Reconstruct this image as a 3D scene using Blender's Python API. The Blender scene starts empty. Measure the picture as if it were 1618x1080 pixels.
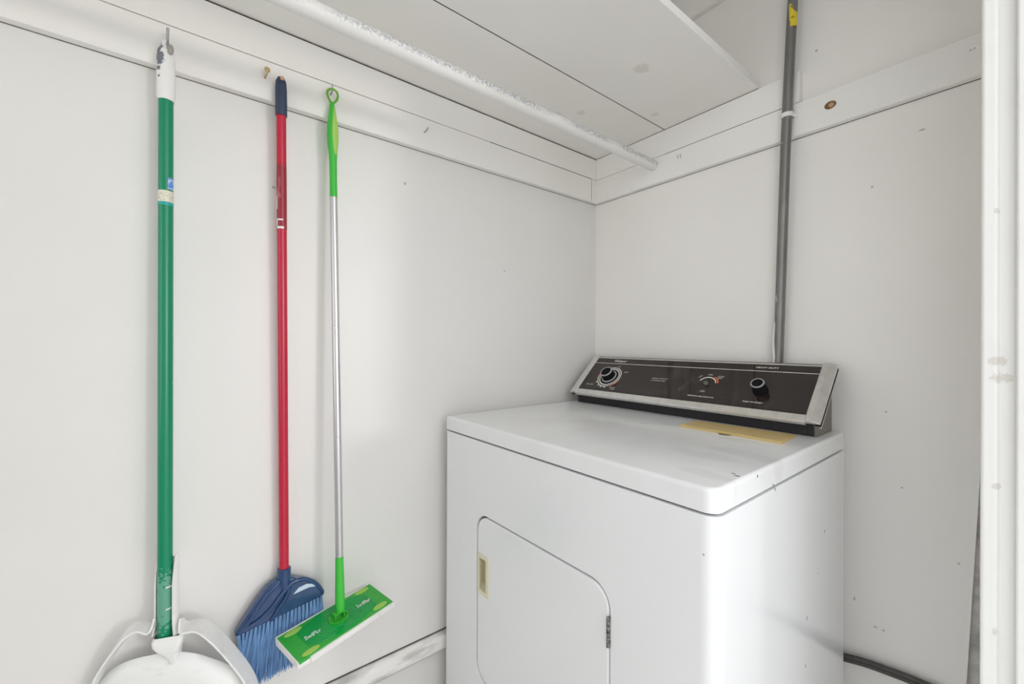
import bpy, bmesh, math, random
from mathutils import Vector, Matrix
random.seed(7)
SC = bpy.context.scene
COL = SC.collection
R = math.radians

# ------------------------------------------------------------------ camera
cam_d = bpy.data.cameras.new('camera')
cam_d.sensor_width = 36.0
cam_d.lens = 661.7 / 1618 * 36.0
cam_d.clip_start = 0.02
cam = bpy.data.objects.new('camera', cam_d)
COL.objects.link(cam)
_ya, _pi, _ro = R(51.964), R(0.086), R(0.238)
_fw = Vector((-math.sin(_ya) * math.cos(_pi), math.cos(_ya) * math.cos(_pi), math.sin(_pi)))
_r = Vector((math.cos(_ya), math.sin(_ya), 0))
_u = _r.cross(_fw)
_r2 = _r * math.cos(_ro) + _u * math.sin(_ro)
_u2 = _u * math.cos(_ro) - _r * math.sin(_ro)
cam.matrix_world = Matrix(((_r2.x, _u2.x, -_fw.x, 1.0531), (_r2.y, _u2.y, -_fw.y, -1.2241), (_r2.z, _u2.z, -_fw.z, 1.1152), (0, 0, 0, 1)))
SC.camera = cam

# ------------------------------------------------------------------ light and exposure
SC.view_settings.view_transform = 'Standard'
SC.view_settings.look = 'None'
SC.view_settings.gamma = 1.0
SC.view_settings.use_curve_mapping = False
SC.view_settings.exposure = 0.50
SC.cycles.max_bounces = 16
SC.cycles.diffuse_bounces = 12

world = bpy.data.worlds.new('overcast_sky')
SC.world = world
world.use_nodes = True
_bg = world.node_tree.nodes['Background']
_bg.inputs['Color'].default_value = (0.97, 0.985, 1.0, 1)
_bg.inputs['Strength'].default_value = 1.5

sun_d = bpy.data.lights.new('low_daylight', 'SUN')
sun_d.energy = 0.27
sun_d.angle = R(6)
sun_d.color = (1.0, 0.98, 0.95)
sun = bpy.data.objects.new('low_daylight', sun_d)
COL.objects.link(sun)
sun.location = (5.0, 1.2, 1.6)
sun.rotation_euler = Vector((-0.937, -0.35, -0.06)).to_track_quat('-Z', 'Y').to_euler()

# ------------------------------------------------------------------ materials
def new_mat(name, color, rough=0.5, metal=0.0, spec=0.5, coat=0.0):
    m = bpy.data.materials.new(name)
    m.use_nodes = True
    b = m.node_tree.nodes['Principled BSDF']
    b.inputs['Base Color'].default_value = (*color, 1)
    b.inputs['Roughness'].default_value = rough
    b.inputs['Metallic'].default_value = metal
    b.inputs['Specular IOR Level'].default_value = spec
    b.inputs['Coat Weight'].default_value = coat
    return m

def _coord(m):
    n = m.node_tree.nodes.get('coords')
    if not n:
        n = m.node_tree.nodes.new('ShaderNodeTexCoord'); n.name = 'coords'
    return n.outputs['Object']

def _base(m):
    """current source of the base colour, as (socket or None, value)"""
    i = m.node_tree.nodes['Principled BSDF'].inputs['Base Color']
    return i.links[0].from_socket if i.links else None, tuple(i.default_value)

def mix_in(m, fac, color):
    nt = m.node_tree
    x = nt.nodes.new('ShaderNodeMix'); x.data_type = 'RGBA'
    src, val = _base(m)
    if src: nt.links.new(src, x.inputs[6])
    else: x.inputs[6].default_value = val
    x.inputs[7].default_value = (*color, 1)
    nt.links.new(fac, x.inputs[0])
    nt.links.new(x.outputs[2], nt.nodes['Principled BSDF'].inputs['Base Color'])
    return m

def ramp(m, sock, lo, hi, amount=1.0):
    nt = m.node_tree
    r = nt.nodes.new('ShaderNodeMapRange')
    r.inputs[1].default_value = lo; r.inputs[2].default_value = hi
    r.inputs[3].default_value = 0; r.inputs[4].default_value = amount
    nt.links.new(sock, r.inputs[0])
    return r.outputs[0]

def noise(m, scale, detail=4, stretch=(1, 1, 1)):
    nt = m.node_tree
    mp = nt.nodes.new('ShaderNodeMapping'); mp.inputs['Scale'].default_value = stretch
    nt.links.new(_coord(m), mp.inputs[0])
    n = nt.nodes.new('ShaderNodeTexNoise'); n.inputs['Scale'].default_value = scale; n.inputs['Detail'].default_value = detail
    nt.links.new(mp.outputs[0], n.inputs['Vector'])
    return n.outputs['Fac']

def mottled(m, scale, color, lo=0.5, hi=0.75, amount=0.5, detail=4, stretch=(1, 1, 1)):
    return mix_in(m, ramp(m, noise(m, scale, detail, stretch), lo, hi, amount), color)

def bump(m, scale, strength, dist=0.001, stretch=(1, 1, 1), detail=3):
    nt = m.node_tree
    b = nt.nodes.new('ShaderNodeBump'); b.inputs['Strength'].default_value = strength; b.inputs['Distance'].default_value = dist
    nt.links.new(noise(m, scale, detail, stretch), b.inputs['Height'])
    nt.links.new(b.outputs[0], nt.nodes['Principled BSDF'].inputs['Normal'])
    return m

def specks(m, scale, radius, color, keep=0.3, amount=0.8):
    """sparse small marks: voronoi cells, only some of them"""
    nt = m.node_tree
    v = nt.nodes.new('ShaderNodeTexVoronoi'); v.inputs['Scale'].default_value = scale
    nt.links.new(_coord(m), v.inputs['Vector'])
    a = ramp(m, v.outputs['Distance'], radius, radius * 0.6, 1.0)
    s = nt.nodes.new('ShaderNodeSeparateColor'); nt.links.new(v.outputs['Color'], s.inputs[0])
    c = nt.nodes.new('ShaderNodeMath'); c.operation = 'LESS_THAN'; c.inputs[1].default_value = keep
    nt.links.new(s.outputs[0], c.inputs[0])
    p = nt.nodes.new('ShaderNodeMath'); p.operation = 'MULTIPLY'
    nt.links.new(a, p.inputs[0]); nt.links.new(c.outputs[0], p.inputs[1])
    q = nt.nodes.new('ShaderNodeMath'); q.operation = 'MULTIPLY'; q.inputs[1].default_value = amount
    nt.links.new(p.outputs[0], q.inputs[0])
    return mix_in(m, q.outputs[0], color)

def marks(m, pts, color, amount=0.9, wobble=0.5, wscale=180):
    """stains at fixed places: pts = (x,y,z, radius[, (sx,sy,sz)])"""
    nt = m.node_tree
    nz = nt.nodes.new('ShaderNodeTexNoise'); nz.inputs['Scale'].default_value = wscale
    nt.links.new(_coord(m), nz.inputs['Vector'])
    for p in pts:
        x, y, z, r = p[:4]
        s = p[4] if len(p) > 4 else (1, 1, 1)
        sub = nt.nodes.new('ShaderNodeVectorMath'); sub.operation = 'SUBTRACT'; sub.inputs[1].default_value = (x, y, z)
        nt.links.new(_coord(m), sub.inputs[0])
        mul = nt.nodes.new('ShaderNodeVectorMath'); mul.operation = 'MULTIPLY'; mul.inputs[1].default_value = tuple(k / r for k in s)
        nt.links.new(sub.outputs[0], mul.inputs[0])
        ln = nt.nodes.new('ShaderNodeVectorMath'); ln.operation = 'LENGTH'
        nt.links.new(mul.outputs[0], ln.inputs[0])
        ad = nt.nodes.new('ShaderNodeMath'); ad.operation = 'MULTIPLY_ADD'; ad.inputs[1].default_value = wobble * 2; ad.inputs[2].default_value = -wobble
        nt.links.new(nz.outputs['Fac'], ad.inputs[0])
        su = nt.nodes.new('ShaderNodeMath'); su.operation = 'ADD'
        nt.links.new(ln.outputs['Value'], su.inputs[0]); nt.links.new(ad.outputs[0], su.inputs[1])
        mix_in(m, ramp(m, su.outputs[0], 1.05, 0.75, amount), color)
    return m

T = 0.0185
WHITE = (0.84, 0.82, 0.785)
def wall_paint(name, color=WHITE, rough=0.38):
    m = new_mat(name, color, rough, spec=0.5)
    mottled(m, 2.2, tuple(c * 0.93 for c in color), 0.45, 0.75, 0.6)
    specks(m, 9, 0.018, (0.25, 0.22, 0.18), 0.12, 0.5)
    specks(m, 23, 0.03, (0.42, 0.38, 0.33), 0.04, 0.4)
    bump(m, 60, 0.06, 0.0004)
    return m
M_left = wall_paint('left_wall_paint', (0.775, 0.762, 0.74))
marks(M_left, [(0, -0.4317, 1.3402, 0.003), (0, -0.7636, 1.5365, 0.004), (0, -1.07, 1.455, 0.004)], (0.35, 0.33, 0.32), 0.8)
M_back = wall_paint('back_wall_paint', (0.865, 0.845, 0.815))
marks(M_back, [(0.8161, 0, 0.4808, 0.0033, (1, 1, 1.6)), (0.8084, 0, 1.4708, 0.0028), (0.7788, 0, 0.5266, 0.0039, (2.2, 1, 0.7)), (0.7015, 0, 1.8375, 0.0033),
               (0.8898, 0, 1.5674, 0.0028, (.5, 1, 1.4)), (0.8334, 0, 0.9659, 0.0022), (0.8596, 0, 0.8051, 0.0022), (0.9445, 0, 0.6763, 0.0022), (0.83, 0, .4805, 0.0028)],
      (0.36, 0.33, 0.29), 0.7)
M_block = bump(mottled(new_mat('grey_masonry', (0.62, 0.6, 0.57), 0.9), 40, (0.36, 0.35, 0.33), 0.4, 0.7, 0.8), 160, 0.8, 0.003)
def board_paint(name, extra=None):
    m = new_mat(name, (0.87, 0.858, 0.83), 0.38, spec=0.45)
    mottled(m, 3, (0.81, 0.795, 0.76), 0.5, 0.8, 0.6)
    specks(m, 14, 0.022, (0.4, 0.37, 0.33), 0.08, 0.4)
    bump(m, 30, 0.15, 0.0008)
    return m
M_board = board_paint('board_paint')
M_shelf = board_paint('shelf_paint')
marks(M_shelf, [(0.14, -0.35, 1.798, 0.02), (0.2, -0.3, 1.798, 0.014), (0.33, -0.12, 1.798, 0.012), (0.43, -0.33, 1.798, 0.02)], (0.6, 0.57, 0.5), 0.45, 0.8, 90)
M_trim = mottled(board_paint('moulding_paint'), 9, (0.3, 0.28, 0.25), 0.48, 0.72, 0.75, 6, (1, 1, 5))
M_jamb = new_mat('door_frame_paint', (0.78, 0.775, 0.755), 0.4)
bump(mottled(M_jamb, 14, (0.72, 0.71, 0.69), 0.55, 0.8, 0.6), 40, 0.2, 0.001)
marks(M_jamb, [(1.0123, -0.373, 1.0935, 0.0065, (.7, .3, 1)), (1.0162, -0.373, 1.071, 0.0065, (.6, .3, 1)), (1.012, -0.373, 0.927, 0.0045, (1, .3, 1)), (1.0107, -0.373, 0.733, 0.004, (1.4, .3, .7)), (1.0115, -0.373, 1.2931, 0.003, (1, .3, .7))],
      (0.56, 0.52, 0.47), 0.6, 0.9, 260)
M_floor = mottled(new_mat('floor_vinyl', (0.74, 0.725, 0.70), 0.5), 6, (0.64, 0.62, 0.59))
M_ground = mottled(new_mat('concrete_ground', (0.5, 0.495, 0.485), 0.9), 5, (0.42, 0.41, 0.40))
M_dark = new_mat('dark_gap', (0.02, 0.02, 0.02), 0.9)
M_nail = new_mat('steel_nail', (0.42, 0.42, 0.43), 0.4, 1.0)
M_brass = mottled(new_mat('tarnished_brass', (0.55, 0.42, 0.22), 0.4, 0.9), 300, (0.8, 0.78, 0.7))
M_rod = new_mat('chipped_white_rod', (0.8, 0.79, 0.77), 0.4)
M_knot = marks(new_mat('bare_brown_wood', (0.20, 0.085, 0.025), 0.6), [(0.7365, -T, 1.6805, 0.0065)], (0.5, 0.34, 0.22), 0.9, 0.8, 250)
M_mark = new_mat('pencil_grey', (0.2, 0.2, 0.2), 0.8)
M_ringmark = new_mat('grey_ring_paint', (0.5, 0.49, 0.47), 0.6)

# ------------------------------------------------------------------ mesh helpers
class MB:
    def __init__(s): s.bm = bmesh.new()
    def box(s, a, b, bevel=0, seg=2):
        t = bmesh.new()
        bmesh.ops.create_cube(t, size=1)
        a = Vector(a); b = Vector(b)
        for v in t.verts:
            v.co = Vector(((a[i] + b[i]) / 2 + v.co[i] * (b[i] - a[i]) for i in range(3)))
        if bevel: bmesh.ops.bevel(t, geom=t.edges[:], offset=bevel, segments=seg, profile=0.5, affect='EDGES')
        return s.add(t)
    def add(s, t, mat=None):
        if mat: bmesh.ops.transform(t, matrix=mat, verts=t.verts)
        if t.calc_volume(signed=True) < 0 and all(len(e.link_faces) == 2 for e in t.edges): bmesh.ops.reverse_faces(t, faces=t.faces)
        me = bpy.data.meshes.new('tmp'); t.to_mesh(me); t.free()
        s.bm.from_mesh(me); bpy.data.meshes.remove(me)
        return s
    def prism(s, pts, axis, lo, hi, bevel=0, seg=2, only=None):
        """extrude polygon along axis 0/1/2; pts are the two other coords in order"""
        t = bmesh.new()
        o = [i for i in range(3) if i != axis]
        def mk(p, h):
            c = [0, 0, 0]; c[o[0]] = p[0]; c[o[1]] = p[1]; c[axis] = h
            return t.verts.new(c)
        lo_v = [mk(p, lo) for p in pts]; hi_v = [mk(p, hi) for p in pts]
        t.faces.new(lo_v); t.faces.new(hi_v)
        n = len(pts)
        for i in range(n):
            t.faces.new((lo_v[i], lo_v[(i + 1) % n], hi_v[(i + 1) % n], hi_v[i]))
        bmesh.ops.recalc_face_normals(t, faces=t.faces)
        if bevel:
            t.edges.ensure_lookup_table()
            if only == 'hi': ed = [e for e in t.edges if all(abs(v.co[axis] - hi) < 1e-7 for v in e.verts)]
            elif only == 'lo': ed = [e for e in t.edges if all(abs(v.co[axis] - lo) < 1e-7 for v in e.verts)]
            else: ed = t.edges[:]
            bmesh.ops.bevel(t, geom=ed, offset=bevel, segments=seg, profile=0.5, affect='EDGES')
        return s.add(t)
    def tube(s, path, rad, seg=16, closed=False, cap=True, flat=None):
        path = [Vector(p) for p in path]; n = len(path)
        rads = rad if isinstance(rad, (list, tuple)) else [rad] * n
        t = bmesh.new(); rings = []
        up = None
        for i, p in enumerate(path):
            if closed: d = path[(i + 1) % n] - path[i - 1]
            else: d = path[min(i + 1, n - 1)] - path[max(i - 1, 0)]
            d.normalize()
            if up is None:
                up = Vector((0, 0, 1)) if abs(d.z) < 0.9 else Vector((1, 0, 0))
            a = d.cross(up).normalized(); b = a.cross(d).normalized(); up = b
            rings.append([t.verts.new(p + (a * math.cos(k * 2 * math.pi / seg) + b * math.sin(k * 2 * math.pi / seg)) * rads[i]) for k in range(seg)])
        m = n if closed else n - 1
        for i in range(m):
            q = rings[(i + 1) % n]
            for k in range(seg):
                f = t.faces.new((rings[i][k], rings[i][(k + 1) % seg], q[(k + 1) % seg], q[k])); f.smooth = True
        if cap and not closed:
            t.faces.new(rings[0]); t.faces.new(rings[-1])
        bmesh.ops.recalc_face_normals(t, faces=t.faces)
        return s.add(t)
    def lathe(s, prof, mat=None, seg=48, a0=0, a1=360, cap=True):
        """prof = [(r, z)...] around local z"""
        t = bmesh.new(); rows = []
        full = abs(a1 - a0) >= 359.9
        n = seg if full else seg + 1
        for r, z in prof:
            rows.append([t.verts.new((r * math.cos(R(a0 + (a1 - a0) * k / seg)), r * math.sin(R(a0 + (a1 - a0) * k / seg)), z)) for k in range(n)])
        for i in range(len(prof) - 1):
            for k in range(seg):
                k2 = (k + 1) % n
                f = t.faces.new((rows[i][k], rows[i][k2], rows[i + 1][k2], rows[i + 1][k])); f.smooth = True
        if full and cap:
            for row, rz in ((rows[0], prof[0]), (rows[-1], prof[-1])):
                if rz[0] > 1e-6: t.faces.new(row)
        bmesh.ops.remove_doubles(t, verts=t.verts, dist=1e-7)
        bmesh.ops.recalc_face_normals(t, faces=t.faces)
        return s.add(t, mat)
    def ribbon(s, front, back, thick):
        """strap between two polylines, with thickness"""
        t = bmesh.new(); n = len(front); F = [Vector(p) for p in front]; B = [Vector(p) for p in back]
        rows = []
        for i in range(n):
            d = (F[min(i + 1, n - 1)] - F[max(i - 1, 0)]).normalized(); g = (B[i] - F[i]).normalized()
            nn = d.cross(g).normalized() * thick / 2
            rows.append([t.verts.new(q) for q in (F[i] + nn, B[i] + nn, B[i] - nn, F[i] - nn)])
        for i in range(n - 1):
            for k in range(4):
                f = t.faces.new((rows[i][k], rows[i][(k + 1) % 4], rows[i + 1][(k + 1) % 4], rows[i + 1][k])); f.smooth = k in (0, 2)
        t.faces.new(rows[0]); t.faces.new(rows[-1])
        bmesh.ops.recalc_face_normals(t, faces=t.faces)
        return s.add(t)
    def build(s, name, mat, parent=None, smooth=None):
        me = bpy.data.meshes.new(name); s.bm.to_mesh(me); s.bm.free()
        return link(name, me, mat, parent, smooth)

def link(name, me, mat, parent=None, smooth=None):
    me.materials.clear(); me.materials.append(mat)
    if smooth is not None:
        for p in me.polygons: p.use_smooth = True
        me.set_sharp_from_angle(angle=R(smooth))
    o = bpy.data.objects.new(name, me); COL.objects.link(o)
    if parent: o.parent = parent
    if smooth is not None: weigh(o)
    return o

def weigh(o):
    w = o.modifiers.new('even_normals', 'WEIGHTED_NORMAL'); w.mode = 'FACE_AREA'; w.weight = 100; w.keep_sharp = True

def rrect(x0, y0, x1, y1, r, n=8):
    rs = r if isinstance(r, (list, tuple)) else [r] * 4      # corners: x0y0, x1y0, x1y1, x0y1
    pts = []
    for (cx, cy, a, rr) in ((x0, y0, 180, rs[0]), (x1, y0, 270, rs[1]), (x1, y1, 0, rs[2]), (x0, y1, 90, rs[3])):
        ox = cx + rr if cx == x0 else cx - rr; oy = cy + rr if cy == y0 else cy - rr
        if rr < 1e-6: pts.append((cx, cy)); continue
        for k in range(n + 1):
            t = R(a + 90 * k / n); pts.append((ox + rr * math.cos(t), oy + rr * math.sin(t)))
    return pts

def boolean(obj, cutter, op='DIFFERENCE'):
    md = obj.modifiers.new('b', 'BOOLEAN'); md.object = cutter; md.operation = op; md.solver = 'EXACT'
    dg = bpy.context.evaluated_depsgraph_get()
    me = bpy.data.meshes.new_from_object(obj.evaluated_get(dg))
    obj.modifiers.clear(); old = obj.data; nm = old.name
    obj.data = me; bpy.data.meshes.remove(old); me.name = nm
    cm = cutter.data; bpy.data.objects.remove(cutter); bpy.data.meshes.remove(cm)

def thing(name, label, cat, loc=(0, 0, 0), rotz=0, group=None):
    o = bpy.data.objects.new(name, None); COL.objects.link(o)
    o.empty_display_size = 0.05
    o.location = loc; o.rotation_euler = (0, 0, rotz)
    return tag(o, label, cat, group)
def tag(o, label, cat, group=None):
    o['label'] = label; o['category'] = cat
    if group: o['group'] = group
    return o
def struct(o, label=None, cat=None):
    o['kind'] = 'structure'
    if label: o['label'] = label
    if cat: o['category'] = cat
    return o
def text_mesh(body, size, width=None, bold=0.0, shear=0.0):
    c = bpy.data.curves.new('t', 'FONT'); c.body = body; c.size = size; c.align_x = 'CENTER'; c.align_y = 'CENTER'
    c.offset = bold; c.shear = shear; c.resolution_u = 3
    o = bpy.data.objects.new('t', c); COL.objects.link(o)
    dg = bpy.context.evaluated_depsgraph_get(); dg.update()
    me = bpy.data.meshes.new_from_object(o.evaluated_get(dg))
    bpy.data.objects.remove(o); bpy.data.curves.remove(c)
    if width:
        w = max(v.co.x for v in me.vertices) - min(v.co.x for v in me.vertices)
        for v in me.vertices: v.co.x *= width / w
    return me

# ------------------------------------------------------------------ setting
T = 0.0185
struct(MB().box((-0.1, -2.5, 0.3062), (0, 0.12, 2.3)).box((-0.1, -2.5, 0), (-0.012, 0.12, 0.3062)).build('wall_left', M_left), 'off-white painted left wall behind the brooms', 'wall')
struct(MB().box((0, 0.012, 0), (1.13, 0.12, 2.3)).build('wall_rear', M_block), 'grey masonry strip showing past the back wall panel', 'wall')
struct(MB().prism([(0, 0), (0.9367, 0), (0.9552, 0.4426), (0.9714, 0.8297), (1.0, 1.5), (1.0, 2.3), (0, 2.3)], 1, 0.0, 0.012).build('wall_back', M_back), 'off-white painted back wall panel behind the dryer', 'wall')
struct(MB().box((1.0135, -0.362, 0), (1.13, 0.012, 2.3)).box((1.0135, -2.5, 0), (1.13, -1.34, 2.3)).box((1.0135, -1.34, 2.06), (1.13, -0.362, 2.3)).build('wall_right', M_left))
struct(MB().box((0, -2.5, 0), (1.0135, -2.4, 0.75)).box((0, -2.5, 2.15), (1.0135, -2.4, 2.3)).box((0, -2.5, 0.75), (0.08, -2.4, 2.15)).box((0.93, -2.5, 0.75), (1.0135, -2.4, 2.15)).build('wall_front', M_left))  # opening left for the added fill window
struct(MB().box((0.08, -2.47, 0.75), (0.93, -2.43, 0.79)).box((0.08, -2.47, 2.11), (0.93, -2.43, 2.15)).box((0.08, -2.47, 0.79), (0.12, -2.43, 2.11)).box((0.89, -2.47, 0.79), (0.93, -2.43, 2.11)).build('fill_window_1', M_jamb))  # unseen window, added so sky light fills the back wall and dryer
struct(MB().box((-0.1, -2.5, -0.1), (1.13, 0.12, 0)).build('floor', M_floor))
struct(MB().box((-0.1, -2.5, 2.3), (1.13, 0.12, 2.4)).build('ceiling', M_left))
struct(MB().box((1.13, -5, -0.12), (8, 5, -0.06)).build('ground_outside', M_ground))

# boards on the walls
struct(MB().box((0, -2.4, 1.635), (T, -0.046, 1.7178), 0.0010).build('trim_1', M_board), 'lower white board along the left wall that the nails are driven into', 'trim board')
struct(MB().box((0, -2.4, 1.7198), (T, -T, 1.7945), 0.0015).build('trim_2', M_board), 'upper white board along the left wall just under the shelf', 'trim board')
struct(MB().box((0, -0.0435, 1.635), (T - 0.0012, -T, 1.7185), 0.0008).build('trim_3', M_board), 'short filler block ending the lower left board in the corner', 'trim board')
struct(MB().box((0, -T, 1.635), (0.6435, 0, 1.7180), 0.0012).build('trim_4', M_board), 'lower white board on the back wall from corner to grey pipe', 'trim board')
lower_r = MB().box((0.6455, -T, 1.635), (1.0, 0, 1.7180), 0.0015).build('trim_5', M_board)
struct(lower_r, 'lower white board on the back wall right of the grey pipe', 'trim board')
struct(MB().box((0, -T, 1.7192), (0.6715, 0, 1.7960), 0.0012).build('trim_6', M_board), 'upper white board on the back wall that ends behind the grey pipe', 'trim board')
struct(MB().box((0.0, -0.02, 2.102), (1.0, 0, 2.3), 0.002).build('trim_7', M_board), 'white board high on the back wall above the shelf', 'trim board')
# moulding low on the left wall: rounded profile
prof = [(-0.012, 0.256), (0.010, 0.256), (0.0145, 0.259), (0.0175, 0.265), (0.0185, 0.272), (0.0185, 0.286), (0.0165, 0.294), (0.0125, 0.299), (0.0075, 0.3025), (0.004, 0.3035), (-0.012, 0.3035)]
struct(MB().prism(prof, 1, -2.4, -0.0).build('trim_8', M_trim, smooth=30), 'worn rounded moulding low on the left wall', 'moulding')
# door frame at the right
struct(MB().box((0.997, -0.373, 0), (1.0135, -0.29, 2.12), 0.0045, 4).build('trim_9', M_jamb, smooth=40), 'white door casing edge at the right with filled nail holes', 'door casing')
struct(MB().box((1.012, -0.3695, 0), (1.135, -0.362, 2.06), 0.002).box((1.0135, -1.34, 2.052), (1.135, -0.3695, 2.06)).build('trim_10', M_jamb), 'white door jamb lining beside the casing', 'door jamb')
struct(MB().box((1.0285, -0.381, 0), (1.06, -0.3695, 2.05), 0.003, 3).build('trim_11', M_jamb, smooth=40), 'white door stop strip on the jamb at the right edge', 'door stop')

# dark strips set in the board cracks to deepen their shade
M_crack_shade = mottled(new_mat('crack_shade', (0.085, 0.07, 0.055), 0.9), 25, (0.2, 0.18, 0.15), 0.5, 0.7, 0.8)
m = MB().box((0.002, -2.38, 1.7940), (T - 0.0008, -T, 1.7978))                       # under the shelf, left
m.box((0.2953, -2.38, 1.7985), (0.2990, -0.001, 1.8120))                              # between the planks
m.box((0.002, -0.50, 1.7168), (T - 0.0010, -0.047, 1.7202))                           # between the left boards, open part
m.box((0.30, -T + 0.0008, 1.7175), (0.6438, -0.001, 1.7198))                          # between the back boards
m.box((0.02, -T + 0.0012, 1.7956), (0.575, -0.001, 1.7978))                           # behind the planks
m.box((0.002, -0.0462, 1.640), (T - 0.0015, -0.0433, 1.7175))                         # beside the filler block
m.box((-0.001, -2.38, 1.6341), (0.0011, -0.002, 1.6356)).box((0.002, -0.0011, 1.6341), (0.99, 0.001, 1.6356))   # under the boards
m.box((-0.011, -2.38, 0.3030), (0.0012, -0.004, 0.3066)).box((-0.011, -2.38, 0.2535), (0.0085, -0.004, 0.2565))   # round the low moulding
struct(m.build('trim_12', M_crack_shade), 'dark strips deepening the shade in cracks between the shelf planks and wall boards', 'crack')

# marks fixed to the boards
k = MB().lathe([(0.0100, -0.001), (0.0100, 0.0012), (0.0085, 0.0012), (0.0070, 0.0002), (0, 0.0002)], Matrix.Translation((0.735, -T, 1.6818)) @ Matrix.Rotation(R(90), 4, 'X') @ Matrix.Diagonal((1.15, 0.9, 1, 1)), 24)
tag(k.build('wood_plug', M_knot), 'round brown bare-wood plug in the white board right of the grey pipe', 'plug')
k = MB().lathe([(0.011, -0.001), (0.011, 0.0004), (0.0095, 0.0008), (0.0085, 0.0003), (0, 0.0003)], Matrix.Translation((0.963, -T, 1.689)) @ Matrix.Rotation(R(90), 4, 'X'), 28)
k = tag(k.build('painted_screw_plate', M_board, smooth=50), 'small round painted-over plate on the white board by the door casing', 'plate')
m = MB().box((0.9585, -T - 0.0007, 1.6872), (0.9605, -T + 0.0002, 1.6908)).box((0.9605, -T - 0.0007, 1.6884), (0.9650, -T + 0.0002, 1.6896)).box((0.9650, -T - 0.0007, 1.6880), (0.9668, -T + 0.0002, 1.6912))
m.build('dark_scratch', M_ringmark, k)
k = MB()
for dx in (0.0, 0.009):
    k.prism([(0.3447 + dx, 1.688), (0.3462 + dx, 1.688), (0.3442 + dx, 1.7005), (0.3427 + dx, 1.7005)], 1, -T - 0.0006, -T + 0.0005)
tag(k.build('staple', M_mark), 'two short dark staple strokes on the white board right of the rod end', 'staple')

# shelf
def plank(x0, x1, label):
    o = MB().box((x0, -2.38, 1.7977), (x1, -0.0005, 1.8167), 0.0012).build('shelf_board', M_shelf)
    return tag(o, label, 'shelf board', 'white shelf boards overhead')
plank(0.0035, 0.2958, 'white shelf plank overhead against the left wall, above the hanging rod')
plank(0.2986, 0.5768, 'white shelf plank overhead with the free front edge, away from the left wall')

# hanging rod
rod_mat = M_rod
nt = rod_mat.node_tree
sx = nt.nodes.new('ShaderNodeSeparateXYZ'); nt.links.new(_coord(rod_mat), sx.inputs[0])
dt = nt.nodes.new('ShaderNodeVectorMath'); dt.operation = 'DOT_PRODUCT'; dt.inputs[1].default_value = (0.58, 0, 0.81)
nt.links.new(_coord(rod_mat), dt.inputs[0])
top = ramp(rod_mat, dt.outputs['Value'], 0.001, 0.010, 0.85)
nz = ramp(rod_mat, noise(rod_mat, 200, 5), 0.42, 0.56, 0.9)
patch = ramp(rod_mat, noise(rod_mat, 6, 3), 0.38, 0.50, 1.0)
def mul(m, a, b):
    x = m.node_tree.nodes.new('ShaderNodeMath'); x.operation = 'MULTIPLY'
    m.node_tree.links.new(a, x.inputs[0]); m.node_tree.links.new(b, x.inputs[1]); return x.outputs[0]
mix_in(rod_mat, mul(rod_mat, mul(rod_mat, top, nz), patch), (0.30, 0.32, 0.36))
bump(rod_mat, 160, 0.3, 0.001)
rod = MB().tube([(0, 0, 0), (0, -2.35, 0)], 0.0163, 32).build('closet_rod', rod_mat, smooth=40)
rod.location = (0.2605, -T + 0.004, 1.6945)
tag(rod, 'long white hanging rod with chipped grey paint running under the shelf', 'rod')

# nails and hooks on the left board
def nail(name, p, path, rad, mat, label, head=None):
    m = MB().tube([Vector(p) + Vector(q) for q in path], rad, 10)
    if head: m.lathe([(0, -0.001), (head, -0.001), (head, 0.0005), (0, 0.0008)], Matrix.Translation(Vector(p) + Vector(path[-1])) @ Matrix.Rotation(R(90), 4, 'Y'), 14)
    return tag(m.build(name, mat, smooth=50), label, 'nail')
nail('nail', (T, -1.2515, 1.678), [(-0.006, 0, -0.004), (0.010, 0, 0.0), (0.016, 0, 0.008), (0.018, 0.0005, 0.024)], 0.0022, M_nail, 'bent grey nail holding up the green dustpan handle')
nail('brass_hook', (T, -1.0905, 1.681), [(-0.006, 0, -0.001), (0.011, 0.0, 0.0), (0.014, 0.002, 0.006), (0.0145, 0.0025, 0.0105)], 0.0022, M_brass, 'small brass nail sticking out left of the red broom', 0.0058)
nail('nail', (T, -0.9575, 1.6925), [(-0.006, 0, 0), (0.013, 0, 0.001), (0.0155, 0, 0.006), (0.0165, 0, 0.016)], 0.0016, M_nail, 'thin grey nail the green mop ring hangs on')
nail('nail', (T, -0.7164, 1.6821), [(-0.006, -0.004, -0.004), (0.004, 0.0, -0.001), (0.007, 0.004, 0.004), (0.008, 0.007, 0.0105)], 0.0016, M_nail, 'bent grey nail on the left board with nothing hanging on it')
nail('nail', (T, -1.0618, 1.6735), [(-0.006, 0, 0), (0.021, 0, 0.001), (0.0265, 0, 0.004)], 0.0019, new_mat('coppery_nail', (0.72, 0.42, 0.3), 0.35, 1.0), 'coppery nail through the navy tip of the red broom', 0.0042)

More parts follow.
